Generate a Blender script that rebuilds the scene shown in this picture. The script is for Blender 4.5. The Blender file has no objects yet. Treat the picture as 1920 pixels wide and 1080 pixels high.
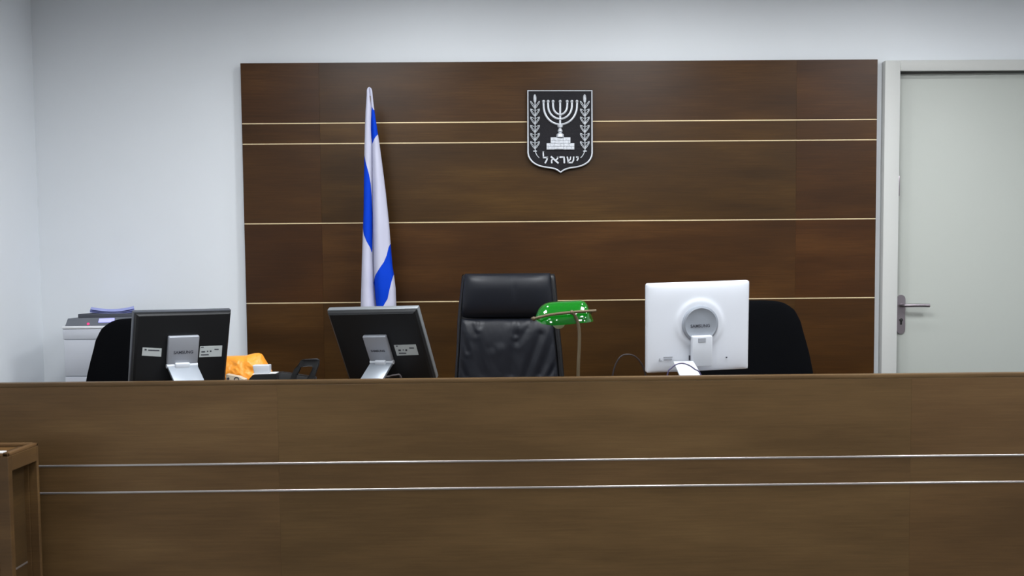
import bpy, bmesh, math, random
from mathutils import Vector, Matrix, Euler, noise
random.seed(7)
PI = math.pi
scene = bpy.context.scene
COL = scene.collection

# ------------------------------------------------------------------ camera
CAM_H = 1.58
YAW, PITCH, ROLL = .01451256, .06296842, .00899016
FPX, PX0, PY0 = 2000.0, 960.0, 640.0
fw = Vector((math.sin(YAW)*math.cos(PITCH), math.cos(YAW)*math.cos(PITCH), -math.sin(PITCH)))
r0 = Vector((math.cos(YAW), -math.sin(YAW), 0)); u0 = r0.cross(fw)
RV = r0*math.cos(ROLL) - u0*math.sin(ROLL); UV = r0*math.sin(ROLL) + u0*math.cos(ROLL)
cd = bpy.data.cameras.new('camera'); cam = bpy.data.objects.new('camera', cd); COL.objects.link(cam)
cd.sensor_width = 36; cd.lens = FPX/1920*36; cd.shift_y = (PY0-540)/1920
cam.matrix_world = Matrix.Translation((0, 0, CAM_H)) @ Matrix((RV, UV, -fw)).transposed().to_4x4()
cd.clip_start = .05
cd.dof.use_dof = True; cd.dof.focus_distance = 4.9; cd.dof.aperture_fstop = 3.2
scene.camera = cam

def at(x, y, Y):
    "the point of the plane at depth Y that shows at photo pixel x, y"
    d = RV*(x-PX0)/FPX - UV*(y-PY0)/FPX + fw
    k = Y/d.y
    return Vector((d.x*k, Y, CAM_H + d.z*k))

# ------------------------------------------------------------------ world, exposure, lamps' strength
w = bpy.data.worlds.new('world'); scene.world = w; w.use_nodes = True
w.node_tree.nodes['Background'].inputs[0].default_value = (.8, .88, 1, 1)
w.node_tree.nodes['Background'].inputs[1].default_value = .1
scene.view_settings.view_transform = 'Standard'; scene.view_settings.look = 'None'
scene.view_settings.gamma = 1; scene.view_settings.use_curve_mapping = False
scene.view_settings.exposure = -0.02
BACK_W = 28.0; FRONT_W = 14.0; DOWN_W = 5.0; NEAR_W = 4.0
LIGHT_COL = (.95, .975, 1.0)
CEIL = 3.08

# ------------------------------------------------------------------ helpers
def srgb(*c):
    return tuple(((v/255)/12.92 if v/255 <= .04045 else ((v/255+.055)/1.055)**2.4) for v in c) + (1,)

def mat(name, col, rough=.5, metal=0, spec=.5, coat=0, emit=None, es=1, trans=0, bump=None, ior=1.5, sheen=0, var=0):
    m = bpy.data.materials.new(name); m.use_nodes = True
    nt = m.node_tree; b = nt.nodes['Principled BSDF']
    b.inputs['Base Color'].default_value = col; b.inputs['Roughness'].default_value = rough
    b.inputs['Metallic'].default_value = metal; b.inputs['Specular IOR Level'].default_value = spec
    b.inputs['Coat Weight'].default_value = coat; b.inputs['IOR'].default_value = ior
    b.inputs['Transmission Weight'].default_value = trans
    b.inputs['Sheen Weight'].default_value = sheen
    if emit: b.inputs['Emission Color'].default_value = emit; b.inputs['Emission Strength'].default_value = es
    tc = nt.nodes.new('ShaderNodeTexCoord')
    if var:
        n = nt.nodes.new('ShaderNodeTexNoise'); n.inputs['Scale'].default_value = 6; n.inputs['Detail'].default_value = 5
        nt.links.new(tc.outputs['Object'], n.inputs['Vector'])
        mr = nt.nodes.new('ShaderNodeMapRange'); mr.inputs['To Min'].default_value = 1-var; mr.inputs['To Max'].default_value = 1+var
        nt.links.new(n.outputs['Fac'], mr.inputs['Value'])
        mx = nt.nodes.new('ShaderNodeMix'); mx.data_type = 'RGBA'; mx.blend_type = 'MULTIPLY'; mx.inputs['Factor'].default_value = 1
        mx.inputs[6].default_value = col; nt.links.new(mr.outputs[0], mx.inputs[7]); nt.links.new(mx.outputs[2], b.inputs['Base Color'])
    if bump:
        n = nt.nodes.new('ShaderNodeTexNoise'); n.inputs['Scale'].default_value = bump[0]; n.inputs['Detail'].default_value = 6
        nt.links.new(tc.outputs['Object'], n.inputs['Vector'])
        bp = nt.nodes.new('ShaderNodeBump'); bp.inputs['Strength'].default_value = bump[1]; bp.inputs['Distance'].default_value = bump[2]
        nt.links.new(n.outputs['Fac'], bp.inputs['Height']); nt.links.new(bp.outputs[0], b.inputs['Normal'])
    return m

def wood(name, dark, mid, light, rough=.38, spec=.5, axis='x', coat=0.0):
    "veneer: horizontal grain, slow cloudy variation, tint per board from the object's colour"
    m = bpy.data.materials.new(name); m.use_nodes = True
    nt = m.node_tree; N = nt.nodes.new; L = nt.links.new; b = nt.nodes['Principled BSDF']
    tc = N('ShaderNodeTexCoord'); oi = N('ShaderNodeObjectInfo')
    add = N('ShaderNodeVectorMath'); add.operation = 'ADD'
    L(tc.outputs['Object'], add.inputs[0])
    sc = N('ShaderNodeVectorMath'); sc.operation = 'SCALE'; sc.inputs['Scale'].default_value = 37
    L(oi.outputs['Random'], sc.inputs[0]); L(sc.outputs[0], add.inputs[1])
    def tex(scale, sc3, det, rgh=.55):
        mp = N('ShaderNodeMapping'); mp.inputs['Scale'].default_value = sc3; L(add.outputs[0], mp.inputs['Vector'])
        n = N('ShaderNodeTexNoise'); n.inputs['Scale'].default_value = scale; n.inputs['Detail'].default_value = det
        n.inputs['Roughness'].default_value = rgh; L(mp.outputs[0], n.inputs['Vector']); return n
    s1 = (1, 1, 30) if axis == 'x' else (30, 30, 1)
    s2 = (1, 1, 5) if axis == 'x' else (3, 3, 1)
    s3 = (1, 1, 16) if axis == 'x' else (16, 16, 1)
    g = tex(5.5, s1, 8, .65); c = tex(1.3, s2, 3); f = tex(60, s3, 4)
    m1 = N('ShaderNodeMath'); m1.operation = 'MULTIPLY_ADD'; m1.inputs[1].default_value = .28; L(g.outputs['Fac'], m1.inputs[0])
    m2 = N('ShaderNodeMath'); m2.operation = 'MULTIPLY_ADD'; m2.inputs[1].default_value = .56; L(c.outputs['Fac'], m2.inputs[0])
    m3 = N('ShaderNodeMath'); m3.operation = 'MULTIPLY'; m3.inputs[1].default_value = .10; L(f.outputs['Fac'], m3.inputs[0])
    L(m3.outputs[0], m2.inputs[2]); L(m2.outputs[0], m1.inputs[2])
    cr = N('ShaderNodeValToRGB'); e = cr.color_ramp.elements
    e[0].position = .36; e[0].color = dark; e[1].position = .64; e[1].color = light
    k = e.new(.5); k.color = mid; L(m1.outputs[0], cr.inputs[0])
    mx = N('ShaderNodeMix'); mx.data_type = 'RGBA'; mx.blend_type = 'MULTIPLY'; mx.inputs['Factor'].default_value = 1
    L(cr.outputs[0], mx.inputs[6]); L(oi.outputs['Color'], mx.inputs[7]); L(mx.outputs[2], b.inputs['Base Color'])
    b.inputs['Roughness'].default_value = rough; b.inputs['Specular IOR Level'].default_value = spec
    b.inputs['Coat Weight'].default_value = coat; b.inputs['Coat Roughness'].default_value = .25
    bp = N('ShaderNodeBump'); bp.inputs['Strength'].default_value = .12; bp.inputs['Distance'].default_value = .002
    L(m1.outputs[0], bp.inputs['Height']); L(bp.outputs[0], b.inputs['Normal'])
    return m

M = {}
M['wall'] = mat('wall_paint', srgb(228, 232, 236), .8, spec=.3, bump=(60, .08, .002), var=.012)
M['ceiling'] = mat('ceiling_paint', srgb(222, 224, 226), .9, spec=.2, var=.01)
M['floor'] = mat('floor_stone', srgb(105, 103, 98), .5, bump=(30, .05, .001), var=.08)
M['dais'] = mat('dais_carpet', srgb(70, 72, 80), .95, bump=(400, .4, .002), var=.1)
M['panel'] = wood('panel_veneer', srgb(53, 33, 13), srgb(67, 43, 18), srgb(83, 56, 25), rough=.34, spec=.22)
M['bench'] = wood('bench_veneer', srgb(76, 56, 30), srgb(89, 67, 39), srgb(103, 80, 49), rough=.5, spec=.3)
M['stand'] = wood('stand_veneer', srgb(70, 51, 30), srgb(83, 61, 36), srgb(101, 76, 44), rough=.55, spec=.22)
M['brass'] = mat('brass_inlay', srgb(216, 196, 156), .45, metal=.3, var=.25)
M['silver'] = mat('silver_inlay', srgb(178, 172, 170), .35, metal=.8, var=.1)
M['door'] = mat('door_paint', srgb(180, 184, 178), .5, spec=.4, bump=(8, .02, .002), var=.01)
M['frame'] = mat('door_frame_paint', srgb(196, 197, 194), .5, spec=.4, var=.01)
M['steel'] = mat('brushed_steel', srgb(150, 142, 148), .35, metal=.9, bump=(200, .05, .0005), var=.05)
M['dark'] = mat('dark_hole', srgb(25, 24, 24), .7, var=.1)
M['emb_plate'] = mat('emblem_dark_enamel', srgb(24, 23, 28), .6, spec=.2, bump=(110, .5, .003), var=.3)
M['emb_silver'] = mat('emblem_silver', srgb(200, 204, 210), .4, metal=.35, bump=(260, .35, .002), var=.12)
M['leather'] = mat('black_leather', srgb(18, 21, 29), .42, spec=.34, bump=(380, .18, .0015), var=.1)
M['leather_dark'] = mat('black_leather_edge', srgb(14, 15, 19), .45, spec=.5, bump=(380, .18, .0015), var=.1)
M['fabric'] = mat('black_fabric', srgb(6, 7, 10), .95, spec=.08, bump=(700, .5, .002), var=.15)
M['blackplastic'] = mat('black_plastic', srgb(24, 25, 27), .42, spec=.45, bump=(500, .05, .0005), var=.08)
M['mon_black'] = mat('monitor_black_plastic', srgb(15, 17, 20), .5, spec=.35, bump=(600, .12, .0006), var=.06)
M['mon_silver'] = mat('monitor_silver_plastic', srgb(128, 133, 137), .38, metal=.35, var=.03)
M['mon_dim'] = mat('monitor_dark_silver_plastic', srgb(84, 88, 96), .42, metal=.3, var=.03)
M['stand_silver'] = mat('stand_silver_plastic', srgb(158, 162, 170), .4, metal=.3, var=.03)
M['stand_light'] = mat('stand_light_silver', srgb(150, 157, 166), .38, metal=.25, var=.02)
M['screen'] = mat('dark_screen', srgb(12, 13, 16), .15, var=.02)
M['white_gloss'] = mat('white_glossy_plastic', srgb(210, 214, 222), .34, spec=.4, coat=.1, var=.008)
M['white_plastic'] = mat('white_plastic', srgb(192, 196, 203), .45, var=.01)
M['grey_disc'] = mat('grey_disc_plastic', srgb(148, 154, 163), .36, metal=.25, var=.02)
M['ring'] = mat('pale_ring_plastic', srgb(205, 212, 220), .3, metal=.1, var=.02)
M['ink'] = mat('dark_ink', srgb(60, 62, 72), .6, var=.05)
M['ink_pale'] = mat('pale_ink', srgb(150, 154, 162), .6, var=.05)
M['sticker'] = mat('paper_sticker', srgb(186, 192, 192), .6, var=.02)
M['printer'] = mat('printer_shell', srgb(200, 204, 213), .55, bump=(300, .05, .0005), var=.01)
M['printer_white'] = mat('printer_white_trim', srgb(226, 228, 232), .5, var=.01)
M['hinge'] = mat('white_hinge_plastic', srgb(214, 219, 226), .4, var=.01)
M['printer_grey'] = mat('printer_grey_plastic', srgb(96, 100, 108), .5, var=.03)
M['printer_dark'] = mat('printer_dark_plastic', srgb(66, 69, 78), .55, var=.03)
M['display'] = mat('lit_display', srgb(150, 150, 230), .3, emit=srgb(176, 178, 250), es=.75, var=.02)
M['led'] = mat('red_led', srgb(220, 40, 90), .3, emit=srgb(255, 40, 110), es=1.3, var=.02)
M['paper_blue'] = mat('bluish_paper', srgb(160, 168, 226), .8, var=.03)
M['paper'] = mat('white_paper', srgb(226, 228, 230), .8, var=.02)
M['orange'] = mat('orange_plastic_bag', srgb(240, 152, 42), .42, spec=.5, bump=(35, .6, .006), var=.14)
M['cream'] = mat('cream_wrapper', srgb(196, 184, 164), .6, bump=(60, .3, .003), var=.08)
M['green'] = mat('green_glass', srgb(3, 118, 18), .06, spec=.6, coat=1, trans=.25, var=.12)
M['bronze'] = mat('aged_brass', srgb(100, 88, 68), .45, metal=.5, bump=(150, .15, .001), var=.18)
M['bulb'] = mat('frosted_bulb', srgb(206, 232, 196), .35, trans=.15, var=.02)
M['cable'] = mat('grey_cable', srgb(48, 41, 42), .38, var=.05)
M['cable_violet'] = mat('violet_grey_cable', srgb(74, 68, 100), .4, var=.05)
M['lamp_glow'] = mat('lamp_diffuser', (1, 1, 1, 1), .5, emit=LIGHT_COL + (1,), es=9, var=.01)
M['spot_glow'] = mat('downlight_diffuser', (1, 1, 1, 1), .5, emit=LIGHT_COL + (1,), es=40, var=.01)
M['lamp_rim'] = mat('lamp_rim_white', srgb(235, 235, 235), .4, var=.01)

# flag cloth: white with blue wherever the mesh attribute is positive
def flag_mat():
    m = bpy.data.materials.new('flag_cloth'); m.use_nodes = True; nt = m.node_tree; b = nt.nodes['Principled BSDF']
    a = nt.nodes.new('ShaderNodeAttribute'); a.attribute_name = 'stripe'
    g = nt.nodes.new('ShaderNodeMath'); g.operation = 'GREATER_THAN'; g.inputs[1].default_value = 0
    nt.links.new(a.outputs['Fac'], g.inputs[0])
    mx = nt.nodes.new('ShaderNodeMix'); mx.data_type = 'RGBA'
    mx.inputs[6].default_value = srgb(186, 187, 206); mx.inputs[7].default_value = srgb(0, 58, 188)
    nt.links.new(g.outputs[0], mx.inputs[0]); nt.links.new(mx.outputs[2], b.inputs['Base Color'])
    b.inputs['Roughness'].default_value = .7; b.inputs['Specular IOR Level'].default_value = .12
    n = nt.nodes.new('ShaderNodeTexNoise'); n.inputs['Scale'].default_value = 900
    bp = nt.nodes.new('ShaderNodeBump'); bp.inputs['Strength'].default_value = .2; bp.inputs['Distance'].default_value = .0008
    tc = nt.nodes.new('ShaderNodeTexCoord'); nt.links.new(tc.outputs['Object'], n.inputs['Vector'])
    nt.links.new(n.outputs['Fac'], bp.inputs['Height']); nt.links.new(bp.outputs[0], b.inputs['Normal'])
    return m
M['flag'] = flag_mat()

WM = {}            # world matrices of what is built so far
def thing(name, label, cat, loc, group=None):
    o = bpy.data.objects.new(name, None); COL.objects.link(o); o.location = loc; o.empty_display_size = .1
    WM[o] = Matrix.Translation(Vector(loc)); o['label'] = label; o['category'] = cat
    if group: o['group'] = group
    return o

def obj(name, bm, m, parent=None, smooth=True, angle=35, label=None, color=None, origin=None):
    "links a bmesh given in world coordinates as one mesh object"
    me = bpy.data.meshes.new(name)
    bmesh.ops.recalc_face_normals(bm, faces=bm.faces)
    if parent is not None: base = WM[parent]
    elif origin is not None: base = Matrix.Translation(Vector(origin))
    else: base = Matrix.Identity(4)
    if parent is None or origin is None: loc = Vector((0, 0, 0))
    else: loc = Vector(origin) - base.translation
    W = base @ Matrix.Translation(loc) if parent is not None else base
    bm.transform(W.inverted()); bm.to_mesh(me); bm.free()
    if smooth:
        me.polygons.foreach_set('use_smooth', [True]*len(me.polygons)); me.set_sharp_from_angle(angle=math.radians(angle))
    me.materials.append(m)
    o = bpy.data.objects.new(name, me); COL.objects.link(o)
    if parent is not None: o.parent = parent; o.location = loc
    else: o.location = base.translation
    WM[o] = W
    if label: o['label'] = label
    if color: o.color = color
    return o

def tag(o, label, cat, group=None):
    o['label'] = label; o['category'] = cat
    if group: o['group'] = group
    return o
def struct(name, bm, m, parent=None, **k):
    o = obj(name, bm, m, parent, **k)
    if parent is None: o['kind'] = 'structure'
    return o

def B(): return bmesh.new()
def box(bm, x0, x1, y0, y1, z0, z1, bev=0, seg=2, mtx=None):
    r = bmesh.ops.create_cube(bm, size=1); vs = r['verts']
    for v in vs: v.co = Vector(((x0+x1)/2+v.co.x*(x1-x0), (y0+y1)/2+v.co.y*(y1-y0), (z0+z1)/2+v.co.z*(z1-z0)))
    if bev:
        es = list({e for v in vs for e in v.link_edges})
        r = bmesh.ops.bevel(bm, geom=es, offset=bev, segments=seg, profile=.5, affect='EDGES'); vs = list({v for f in r['faces'] for v in f.verts} | {v for v in vs if v.is_valid})
    if mtx is not None: bmesh.ops.transform(bm, matrix=mtx, verts=vs)
    return vs
def tube(bm, pts, r, seg=10, close=False, caps=True):
    pts = [Vector(p) for p in pts]; n = len(pts); rings = []
    rad = r if isinstance(r, (list, tuple)) else [r]*n
    prev = None
    for i, p in enumerate(pts):
        if close: t = (pts[(i+1) % n]-pts[i-1]).normalized()
        else: t = (pts[min(i+1, n-1)]-pts[max(i-1, 0)]).normalized()
        if prev is None:
            a = Vector((0, 1, 0)) if abs(t.y) < .9 else Vector((1, 0, 0)); s = t.cross(a).normalized()
        else: s = (prev - t*prev.dot(t)).normalized()
        prev = s; q = t.cross(s)
        rings.append([bm.verts.new(p + (s*math.cos(2*PI*k/seg) + q*math.sin(2*PI*k/seg))*rad[i]) for k in range(seg)])
    m = n if close else n-1
    for i in range(m):
        a, b = rings[i], rings[(i+1) % n]
        for k in range(seg): bm.faces.new((a[k], a[(k+1) % seg], b[(k+1) % seg], b[k]))
    if caps and not close: bm.faces.new(rings[0][::-1]); bm.faces.new(rings[-1])
def lathe(bm, prof, c, seg=32, mtx=None):
    "prof: (radius, height) from bottom to top, around z through c"
    rings = []; new = []
    for r, z in prof:
        ring = [bm.verts.new((c[0]+r*math.cos(2*PI*k/seg), c[1]+r*math.sin(2*PI*k/seg), c[2]+z)) for k in range(seg)]
        rings.append(ring); new += ring
    for a, b in zip(rings, rings[1:]):
        for k in range(seg): bm.faces.new((a[k], a[(k+1) % seg], b[(k+1) % seg], b[k]))
    bm.faces.new(rings[0][::-1]); bm.faces.new(rings[-1])
    if mtx is not None: bmesh.ops.transform(bm, matrix=mtx, verts=new)
def prism(bm, front, back):
    "closed solid between two matching outlines"
    a = [bm.verts.new(p) for p in front]; b = [bm.verts.new(p) for p in back]
    bm.faces.new(a); bm.faces.new(b[::-1]); n = len(a)
    for i in range(n): bm.faces.new((a[i], a[(i+1) % n], b[(i+1) % n], b[i]))
def extr(bm, pts, d):
    pts = [Vector(p) for p in pts]; d = Vector(d); prism(bm, pts, [p+d for p in pts])
def spline(pts, n=8, close=False):
    P = [Vector(p) for p in pts]; out = []; N = len(P)
    rng = range(N if close else N-1)
    for i in rng:
        if close: a, b, c, d = P[i-1], P[i], P[(i+1) % N], P[(i+2) % N]
        else: a, b, c, d = P[max(i-1, 0)], P[i], P[i+1], P[min(i+2, N-1)]
        for k in range(n):
            t = k/n; out.append(.5*((2*b)+(c-a)*t+(2*a-5*b+4*c-d)*t*t+(3*b-a-3*c+d)*t**3))
    if not close: out.append(P[-1])
    return out
def interp(tab, x):
    if x <= tab[0][0]: return tab[0][1]
    for (a, p), (b, q) in zip(tab, tab[1:]):
        if x <= b: return p+(q-p)*(x-a)/(b-a)
    return tab[-1][1]
def pillow(bm, Lf, Rf, z0, z1, ym, tf, tb, p=4, nu=40, nv=40, disp=None, yc=None):
    "cushion: x between Lf(z), Rf(z); front bulge tf(x,z) toward -y, back bulge tb; thin at its edge"
    fr, bk = [], []
    for j in range(nv+1):
        v = math.sin(PI/2*(-1+2*j/nv)); v = .5*v+.5*(-1+2*j/nv)
        z = z0+(z1-z0)*(v+1)/2
        a, b = [], []
        for i in range(nu+1):
            u = math.sin(PI/2*(-1+2*i/nu)); u = .6*u+.4*(-1+2*i/nu)
            x = Lf(z)+(Rf(z)-Lf(z))*(u+1)/2
            e = max(0, 1-abs(u)**p)**(1/p)*max(0, 1-abs(v)**p)**(1/p)
            y = ym + (yc(x, z) if yc else 0)
            d = disp(x, z)*e if disp else 0
            edge = i in (0, nu) or j in (0, nv)
            f = bm.verts.new((x, y-tf*e+d, z)); a.append(f)
            b.append(f if edge else bm.verts.new((x, y+tb*e, z)))
        fr.append(a); bk.append(b)
    for j in range(nv):
        for i in range(nu):
            bm.faces.new((fr[j][i], fr[j][i+1], fr[j+1][i+1], fr[j+1][i]))
            q = [bk[j][i], bk[j+1][i], bk[j+1][i+1], bk[j][i+1]]
            if set(q) != {fr[j][i], fr[j][i+1], fr[j+1][i+1], fr[j+1][i]}: bm.faces.new(q)
def text_bm(txt, width, depth=.0006, bold=.02):
    c = bpy.data.curves.new('lettering', 'FONT'); c.body = txt; c.size = 1; c.extrude = .001; c.offset = bold
    c.align_x = 'CENTER'; c.align_y = 'CENTER'
    o = bpy.data.objects.new('lettering', c); COL.objects.link(o)
    dg = bpy.context.evaluated_depsgraph_get(); me = bpy.data.meshes.new_from_object(o.evaluated_get(dg))
    bpy.data.objects.remove(o); bm = bmesh.new(); bm.from_mesh(me); bpy.data.meshes.remove(me)
    xs = [v.co.x for v in bm.verts]; ys = [v.co.y for v in bm.verts]; k = width/(max(xs)-min(xs))
    cx, cy = (max(xs)+min(xs))/2, (max(ys)+min(ys))/2
    for v in bm.verts: v.co = Vector(((v.co.x-cx)*k, -v.co.z/.001*depth, (v.co.y-cy)*k))
    return bm

# ================================================================== THE ROOM
YW = 5.37            # back wall face
YD = YW              # door leaf face
XL, XR, YF = -2.273, 4.3, -3.0
ZD = .35             # judges' dais
d_l = at(1678, 400, YW).x; d_t = at(1700, 136.5, YW).z; d_r = d_l+.98
bm = B(); box(bm, XL-.1, XR+.1, YF-.1, 4.0, -.1, 0); struct('floor', bm, M['floor'])
bm = B(); box(bm, XL, XR, 3.98, YW+.35, 0, ZD); o = struct('floor_dais', bm, M['dais']); o.name = 'floor'
bm = B(); box(bm, XL-.1, XR+.1, YF-.1, YW+.35, CEIL, CEIL+.1); struct('ceiling', bm, M['ceiling'])
bm = B()
box(bm, XL-.1, d_l-.012, YW, YW+.2, 0, CEIL); box(bm, d_r+.012, XR+.1, YW, YW+.2, 0, CEIL); box(bm, d_l-.012, d_r+.012, YW, YW+.2, d_t+.012, CEIL)
box(bm, d_l-.3, d_r+.3, YW+.2, YW+.3, 0, CEIL)
struct('wall_back', bm, M['wall'], smooth=False)
bm = B(); box(bm, XL-.1, XL, YF, YW, 0, CEIL); struct('wall_left', bm, M['wall'])
bm = B(); box(bm, XR, XR+.1, YF, YW, 0, CEIL); struct('wall_right', bm, M['wall'])
bm = B(); box(bm, XL-.1, XR+.1, YF-.1, YF, 0, CEIL); struct('wall_front', bm, M['panel'])

# door in the back wall
rt = bpy.data.objects.new('door_1', None); COL.objects.link(rt); rt.location = ((d_l+d_r)/2, YW, ZD); rt['kind'] = 'structure'
WM[rt] = Matrix.Translation(rt.location)
co = at(1656.5, 400, YW-.05).x; ct = at(1760, 112.5, YW-.05).z
bm = B()
box(bm, co, d_l, YW-.05, YW, ZD, ct, .003); box(bm, d_r, d_r+(d_l-co), YW-.05, YW, ZD, ct, .003)
box(bm, d_l-.001, d_r+.001, YW-.05, YW, d_t, ct, .003)
box(bm, d_l-.012, d_l, YW-.03, YW+.16, ZD, d_t, .001); box(bm, d_r, d_r+.012, YW-.03, YW+.16, ZD, d_t, .001)
box(bm, d_l, d_r, YW-.03, YW+.16, d_t, d_t+.012, .001)
box(bm, d_l, d_l+.013, YD+.045, YD+.08, ZD, d_t); box(bm, d_r-.013, d_r, YD+.045, YD+.08, ZD, d_t)
obj('door_frame', bm, M['frame'], rt)
bm = B(); box(bm, d_l+.003, d_r-.003, YD, YD+.042, ZD+.006, d_t-.004, .003); leaf = obj('door_leaf', bm, M['door'], rt)
bm = B()     # handle plate
a = at(1671.5, 553, YD-.004); b = at(1686, 626, YD-.004); cx = (a.x+b.x)/2+.001; hw = (b.x-a.x)/2; rr = hw
if cx-hw < d_l+.014: cx = d_l+.014+hw
out = [Vector((cx+rr*math.cos(t), YD, a.z-rr+rr*math.sin(t))) for t in [PI*k/12 for k in range(13)]]
out += [Vector((cx-rr*math.cos(t), YD, b.z+rr-rr*math.sin(t))) for t in [PI*k/12 for k in range(13)]]
extr(bm, out, (0, -.009, 0)); pl = obj('handle_plate', bm, M['steel'], leaf)
bm = B(); hz = at(1680, 573, YD-.05).z; hx = cx
p = spline([(hx, YD-.002, hz), (hx, YD-.03, hz), (hx+.008, YD-.048, hz), (hx+.03, YD-.052, hz), (hx+.08, YD-.052, hz), (hx+.118, YD-.052, hz-.001), (hx+.126, YD-.052, hz-.001)], 5)
tube(bm, p, .0088, 14)
obj('door_handle', bm, M['steel'], rt)
bm = B(); kz = at(1678, 600, YD-.01).z
M90 = Matrix.Translation((hx, YD-.009, kz)) @ Matrix.Rotation(PI/2, 4, 'X')
lathe(bm, [(.0085, 0), (.0085, .004), (.006, .005)], (0, 0, 0), 20, M90); box(bm, hx-.0045, hx+.0045, YD-.012, YD-.008, kz-.024, kz, .001)
obj('keyhole', bm, M['dark'], rt)
bm = B(); s0 = at(1675, 330, YW-.05); s1 = at(1675, 367, YW-.05)
box(bm, d_l-.0005, d_l+.006, YW-.045, YW-.015, s1.z, s0.z, .0003); obj('strike_plate', bm, M['steel'], rt)

# ceiling lights (out of the picture, they light the room)
def troffer(x, y, watts):
    t = thing('ceiling_light', 'square recessed ceiling light with pale diffuser', 'ceiling light', (x, y, CEIL-.03), 'square lights in the ceiling')
    bm = B()
    for q in ((-.32, .32, -.32, -.29), (-.32, .32, .29, .32), (-.32, -.29, -.29, .29), (.29, .32, -.29, .29)):
        box(bm, x+q[0], x+q[1], y+q[2], y+q[3], CEIL-.03, CEIL, .003)
    obj('frame', bm, M['lamp_rim'], t)
    bm = B(); box(bm, x-.29, x+.29, y-.29, y+.29, CEIL-.012, CEIL-.004); obj('diffuser', bm, M['lamp_glow'], t)
    ld = bpy.data.lights.new('tube_light', 'AREA'); ld.shape = 'SQUARE'; ld.size = .56; ld.spread = 3.0; ld.energy = watts; ld.color = LIGHT_COL
    lo = bpy.data.objects.new('tube_light', ld); COL.objects.link(lo); lo.parent = t; lo.location = (0, 0, .012)
def downlight(x, y, watts):
    t = thing('downlight', 'small round recessed ceiling downlight', 'downlight', (x, y, CEIL-.012), 'round downlights in the ceiling')
    bm = B(); lathe(bm, [(.075, 0), (.095, 0), (.1, .012), (.075, .012)], (x, y, CEIL-.012), 28); obj('trim_ring', bm, M['lamp_rim'], t)
    bm = B(); lathe(bm, [(.072, -.002), (.072, -.004)], (x, y, CEIL-.010), 28); obj('diffuser', bm, M['spot_glow'], t)
    ld = bpy.data.lights.new('spot_light', 'AREA'); ld.shape = 'DISK'; ld.size = .13; ld.energy = watts; ld.color = LIGHT_COL
    lo = bpy.data.objects.new('spot_light', ld); COL.objects.link(lo); lo.parent = t; lo.location = (0, 0, -.004)
for x, y in ((-.75, 1.1), (1.2, 1.1), (3.1, 1.1), (-.75, -1.2), (1.2, -1.2), (3.1, -1.2), (-.8, 3.55), (.9, 3.55), (2.6, 3.55)): troffer(x, y, BACK_W if y > 3 else FRONT_W)
for x, y in ((-.92, 2.5), (.5, 2.2), (2.04, 2.5), (-1.5, 0), (.2, 0), (2.1, 0), (-.3, 4.55), (.8, 4.55), (1.9, 4.55)): downlight(x, y, (NEAR_W if x < 1.5 else NEAR_W*.6) if y > 4 else DOWN_W)

# ================================================================== WOOD PANEL ON THE BACK WALL
YP = 5.33
pxl, pxr = -1.24378535, 1.90060749
seams = [pxl, at(603, 400, YP).x, at(1492, 400, YP).x, pxr]
rows = [2.62449951, 2.33058888, 2.23064686, 1.83972702, 1.4458015, 1.05, .66, ZD]
pn = thing('wall_panelling', 'large dark walnut panelling with thin brass lines on the white back wall', 'wall panelling', ((pxl+pxr)/2, YP, ZD))
bm = B(); box(bm, pxl+.01, pxr-.01, YP+.018, YW-.002, ZD, rows[0]-.005); obj('backing_board', bm, M['dark'], pn)
tint = [(1.0, .92, .9), (1.06, 1.05, .95), (1.0, 1.0, 1.0), (.97, .9, .86), (.95, .97, .92), (1, .95, .9), (1, 1, 1)]
ctint = [(1.0, 1, 1), (.97, 1, 1.02), (1.02, .94, .88)]
for r in range(7):
    for c in range(3):
        bm = B(); g = .00015
        box(bm, seams[c]+(g if c else 0), seams[c+1]-(g if c < 2 else 0), YP, YP+.018, rows[r+1]+.0022, rows[r]-(.0022 if r else 0), .0003, 1)
        k = [tint[r][i]*ctint[c][i]*random.uniform(.96, 1.04) for i in range(3)]
        obj('veneer_board', bm, M['panel'], pn, color=(*k, 1))
for z in rows[1:7]:
    bm = B(); box(bm, pxl+.003, pxr-.003, YP-.0006, YP+.017, z-.0027, z+.0027, .0004, 1)
    obj('inlay_strip', bm, M['brass'], pn, label='thin brass strip')

# ================================================================== JUDGES' BENCH
YB = 3.9; zt = 1.19868556; BXR = 3.0
bn = thing('judges_bench', 'long dark walnut bench front with two silver lines spanning the room', 'bench', (.3, YB, 0))
bs = [XL+.002, at(523, 870, YB).x, at(1707, 870, YB).x, BXR]
br = [zt-.016, .89241952, .79192144, 0.0]
bt = [(1, 1, 1), (.95, .93, .93), (.97, .97, .93)]
bct = [(1.0, .98, .98), (1.03, 1.03, 1.02), (.98, .96, .93)]
for r in range(3):
    for c in range(3):
        bm = B(); g = .0001
        box(bm, bs[c]+(g if c else 0), bs[c+1]-(g if c < 2 else 0), YB, YB+.02, br[r+1]+(.0036 if r < 2 else 0), br[r]-(.0036 if r else 0), .0003, 1)
        k = [bt[r][i]*bct[c][i]*random.uniform(.98, 1.02) for i in range(3)]
        obj('front_board', bm, M['bench'], bn, color=(*k, 1))
for z in br[1:3]:
    bm = B(); box(bm, bs[0], bs[3], YB-.002, YB+.018, z-.0036, z+.0036, .001, 1); obj('inlay_strip', bm, M['silver'], bn, label='thin silver strip')
bm = B(); box(bm, bs[0], bs[3], YB, YB+.042, zt-.016, zt, .002, 2); obj('top_cap', bm, M['bench'], bn)
bm = B(); box(bm, bs[0], bs[3], YB+.02, YB+.042, 0, zt-.016); obj('inner_board', bm, M['bench'], bn)
ZT = 1.08
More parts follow.
